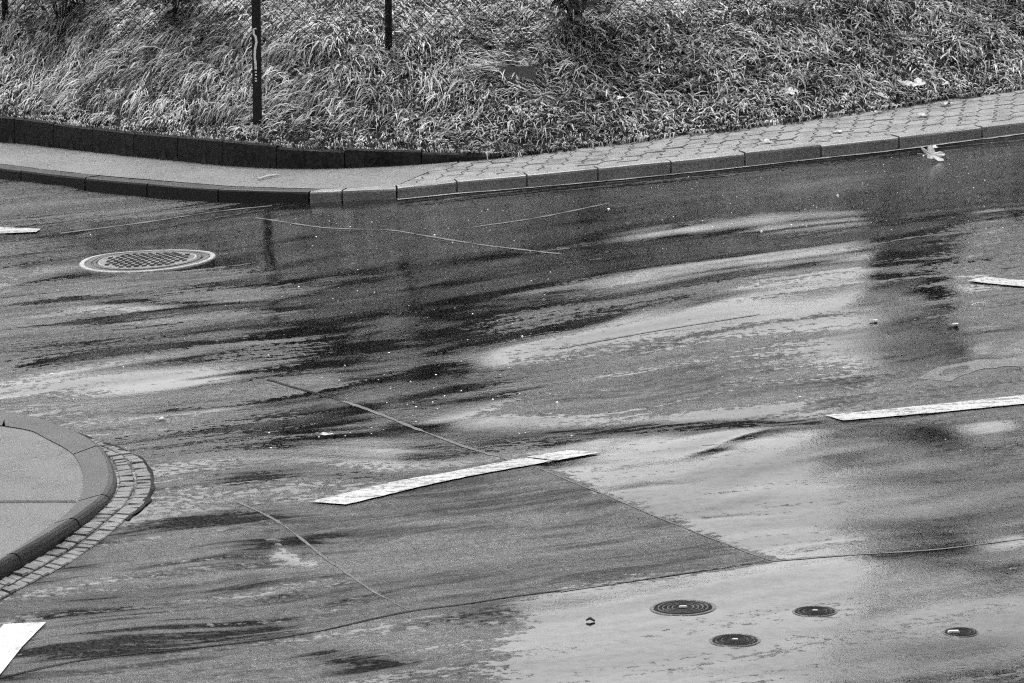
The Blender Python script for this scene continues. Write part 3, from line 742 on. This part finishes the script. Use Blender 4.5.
# ---------------------------------------------------------------- rain splashes
m = MB()
def splash(px, py, r):
    p = P(px, py); p[2] = float(GR(p[0], p[1])); n = 6; V = [(p[0], p[1], p[2]+r*.7)]
    for k in range(n):
        a = 2*math.pi*k/n; V.append((p[0]+r*math.cos(a), p[1]+r*math.sin(a)*.8, p[2]+.002))
    m.add(V, [(0, 1+k, 1+(k+1) % n) for k in range(n)])
for _ in range(330):
    u = rng.random()
    if u < .4: px, py = rng.uniform(300, 560), rng.uniform(205, 440)
    elif u < .75: px, py = rng.uniform(600, 1010), rng.uniform(150, 235)
    else: px, py = rng.uniform(20, 1010), rng.uniform(210, 460)
    yk = np.interp(px, [q[0] for q in kerb_px], [q[1] for q in kerb_px])
    if py < yk+4: continue
    splash(px, py, rng.uniform(.0022, .005)*(1.7 if rng.random() < .08 else 1))
tag(m.build('rain_splash', M['splash']), 'tiny white rain splashes scattered over the wet road', 'splash', kind='stuff')

# ---------------------------------------------------------------- shrubs and trees beyond the fence
def leaves(cens, rads, n, size, squash=1.0):
    k = rng.integers(0, len(cens), n); c = np.asarray(cens)[k]; r = np.asarray(rads)[k]
    v = rng.normal(size=(n, 3)); v /= np.linalg.norm(v, axis=1)[:, None]; p = c+v*(r*rng.random(n)**.45)[:, None]*np.array([1, 1, squash])
    a = rng.normal(size=(n, 3)); a /= np.linalg.norm(a, axis=1)[:, None]; b = np.cross(a, rng.normal(size=(n, 3))); b /= np.linalg.norm(b, axis=1)[:, None]
    s = size*rng.uniform(.6, 1.3, n)[:, None]
    V = np.stack([p-a*s, p+b*s*.5, p+a*s, p-b*s*.5], 1).reshape(-1, 3); return V, np.arange(n*4).reshape(-1, 4)
def shrub(px, py, h, spread, n, label, size=.04):
    b = hit(px, py, HB) if isinstance(px, (int, float)) and py is not None else np.array(px)
    root = tag(empty('shrub', b), label, 'shrub', 'shrubs at the fence'); m = MB(); tips = []
    for k in range(9):
        a = rng.uniform(0, 6.28); t = np.array([math.cos(a)*spread*rng.uniform(.3, 1), math.sin(a)*.3*rng.uniform(.3, 1), h*rng.uniform(.6, 1)])
        m.tube([(0, 0, -.05), t*.5+np.array([0, 0, h*.1]), t], [.006, .004, .002], 5); tips += [t, t*.6, t*.35]
    m.build('stems', M['bark'], root)
    V, Fs = leaves(tips, [spread*.42]*len(tips), n, size); mesh('foliage', V, Fs, M['shrubleaf'], root)
shrub(575, 24, .6, .35, 420, 'dark twiggy shrub pushing through the chain link fence')
shrub(60, 22, .6, .5, 380, 'dark shrub with thin stems behind the grass at the top left corner')
shrub(172, 18, .6, .45, 300, 'thin dark shrub behind the grass left of the painted post')
def tree(px, py, Y, label, w, trunk_r, n, name='tree', low=.5, group='trees beyond the fence', size=.13, column=False):
    """a tree whose top is mirrored at road pixel (px, py)"""
    tp = reflect_at(px, py, Y); x = tp[0]; b = np.array([x, Y, float(HB(x, Y))]); h = tp[2]-b[2]
    root = tag(empty(name, b), label, 'tree', group); m = MB()
    trunk = [np.array([0, 0, -.2])]+[np.array([rng.normal()*.04*k, rng.normal()*.04*k, h*k/5*.92]) for k in range(1, 6)]
    m.tube(trunk, [trunk_r*(1.25-.2*k) for k in range(6)], 8); cens = [trunk[-1]]; rads = [w*.35]
    for k in range(14):
        z = h*rng.uniform(low, .9); a = rng.uniform(0, 6.28); s = w*rng.uniform(.4, 1)*(1.15-z/h*.6)
        e = np.array([math.cos(a)*s, math.sin(a)*s, z+rng.uniform(.0, .5)]); f = np.array([0, 0, z-.3])
        m.tube([f, (f+e)/2+np.array([0, 0, .1]), e], [trunk_r*.4, trunk_r*.25, trunk_r*.08], 5); cens += [e, (f+e)/2]; rads += [w*.33, w*.28]
    if column:
        zz = np.linspace(low*h, h, 26); cens = [np.array([rng.normal()*w*.35, rng.normal()*w*.3, z]) for z in zz]; rads = [w*rng.uniform(.5, 1.05) for z in zz]
    m.build('trunk', M['bark'], root, True)
    V, Fs = leaves(cens, rads, n, size, .9); mesh('crown', V, Fs, M['foliage'], root); return root
k = 0
for px, py, Y, w, n in [(-40, 325, 36, 1.5, 5200), (70, 312, 37, 1.4, 5200), (180, 328, 36, 1.5, 5200), (300, 400, 37, 1.5, 5200), (400, 420, 36, 1.4, 5200), (490, 390, 37, 1.2, 4600)]:
    tree(px, py, Y, 'dense dark evergreen behind the fence, mirrored in the wet road at left', w, .1, n, low=.12)
for px, py, Y, w, n in [(560, 300, 36, 1.0, 3300), (620, 312, 37, 1.0, 3300), (690, 300, 36, 1.0, 3300), (745, 285, 37, 1.0, 3300), (815, 250, 36, 1.0, 3300), (985, 203, 36, 1.0, 3300), (1075, 206, 36, 1.0, 3300)]:
    tree(px, py, Y, 'low bushy evergreen behind the fence, mirrored in the far right road', w, .07, n, low=.1, group='low evergreens beyond the fence')
tree(903, 320, 38, 'narrow dark tree mirrored below the large pale leaf', .25, .11, 1900, low=.2, group=None, column=True)
tree(932, 530, 40, 'tall slim dark tree mirrored in the near road at the right', .28, .10, 1500, low=.25, group=None, column=True)
tree(872, 660, 42, 'tall thin bare-stemmed tree mirrored among the small valve covers', .25, .06, 420, low=.3, group=None, size=.1, column=True)
tree(995, 730, 41, 'broad open tree with gaps in its crown, mirrored at lower right', 1.1, .12, 2100, low=.62, group=None, size=.1)
tree(667, 322, 40, 'short thin tree mirrored in the bright middle of the road', .12, .09, 500, low=.4, group=None, size=.08, column=True)

# ---------------------------------------------------------------- camera, light, sky
cam = bpy.data.cameras.new('camera'); co = bpy.data.objects.new('camera', cam); COL.objects.link(co)
co.location = (0, 0, CAM_H); co.rotation_euler = (math.radians(90)-PITCH, 0, 0)
cam.sensor_width = 36; cam.lens = 36*F/W_; cam.clip_end = 2000; C.camera = co
EL, AZ = math.radians(64), math.radians(-15)      # azimuth from +y towards +x
sun = bpy.data.lights.new('sun', 'SUN'); sun.energy = 1.0; sun.angle = math.radians(25); sun.color = (1, 1, 1)
so = bpy.data.objects.new('sun', sun); COL.objects.link(so); so.rotation_euler = (math.radians(90)-EL, 0, math.pi-AZ)
w = bpy.data.worlds.new('World'); C.world = w; w.use_nodes = True; nt = w.node_tree
sky = nt.nodes.new('ShaderNodeTexSky'); sky.sky_type = 'NISHITA'; sky.sun_disc = False; sky.sun_elevation = EL; sky.sun_rotation = AZ
sky.dust_density = 3; sky.air_density = 1
bw = nt.nodes.new('ShaderNodeRGBToBW'); nt.links.new(sky.outputs[0], bw.inputs[0]); bg = nt.nodes['Background']
nt.links.new(bw.outputs[0], bg.inputs['Color']); bg.inputs['Strength'].default_value = .1
C.view_settings.view_transform = 'Standard'; C.view_settings.look = 'None'; C.view_settings.gamma = 1; C.view_settings.exposure = 1.85
C.render.engine = 'CYCLES'; C.cycles.use_denoising = False; C.cycles.use_adaptive_sampling = True; C.cycles.adaptive_threshold = .025; C.cycles.adaptive_min_samples = 12; C.cycles.filter_width = 1.2; C.cycles.max_bounces = 5; C.cycles.caustics_reflective = False
C.cycles.sample_clamp_indirect = 3
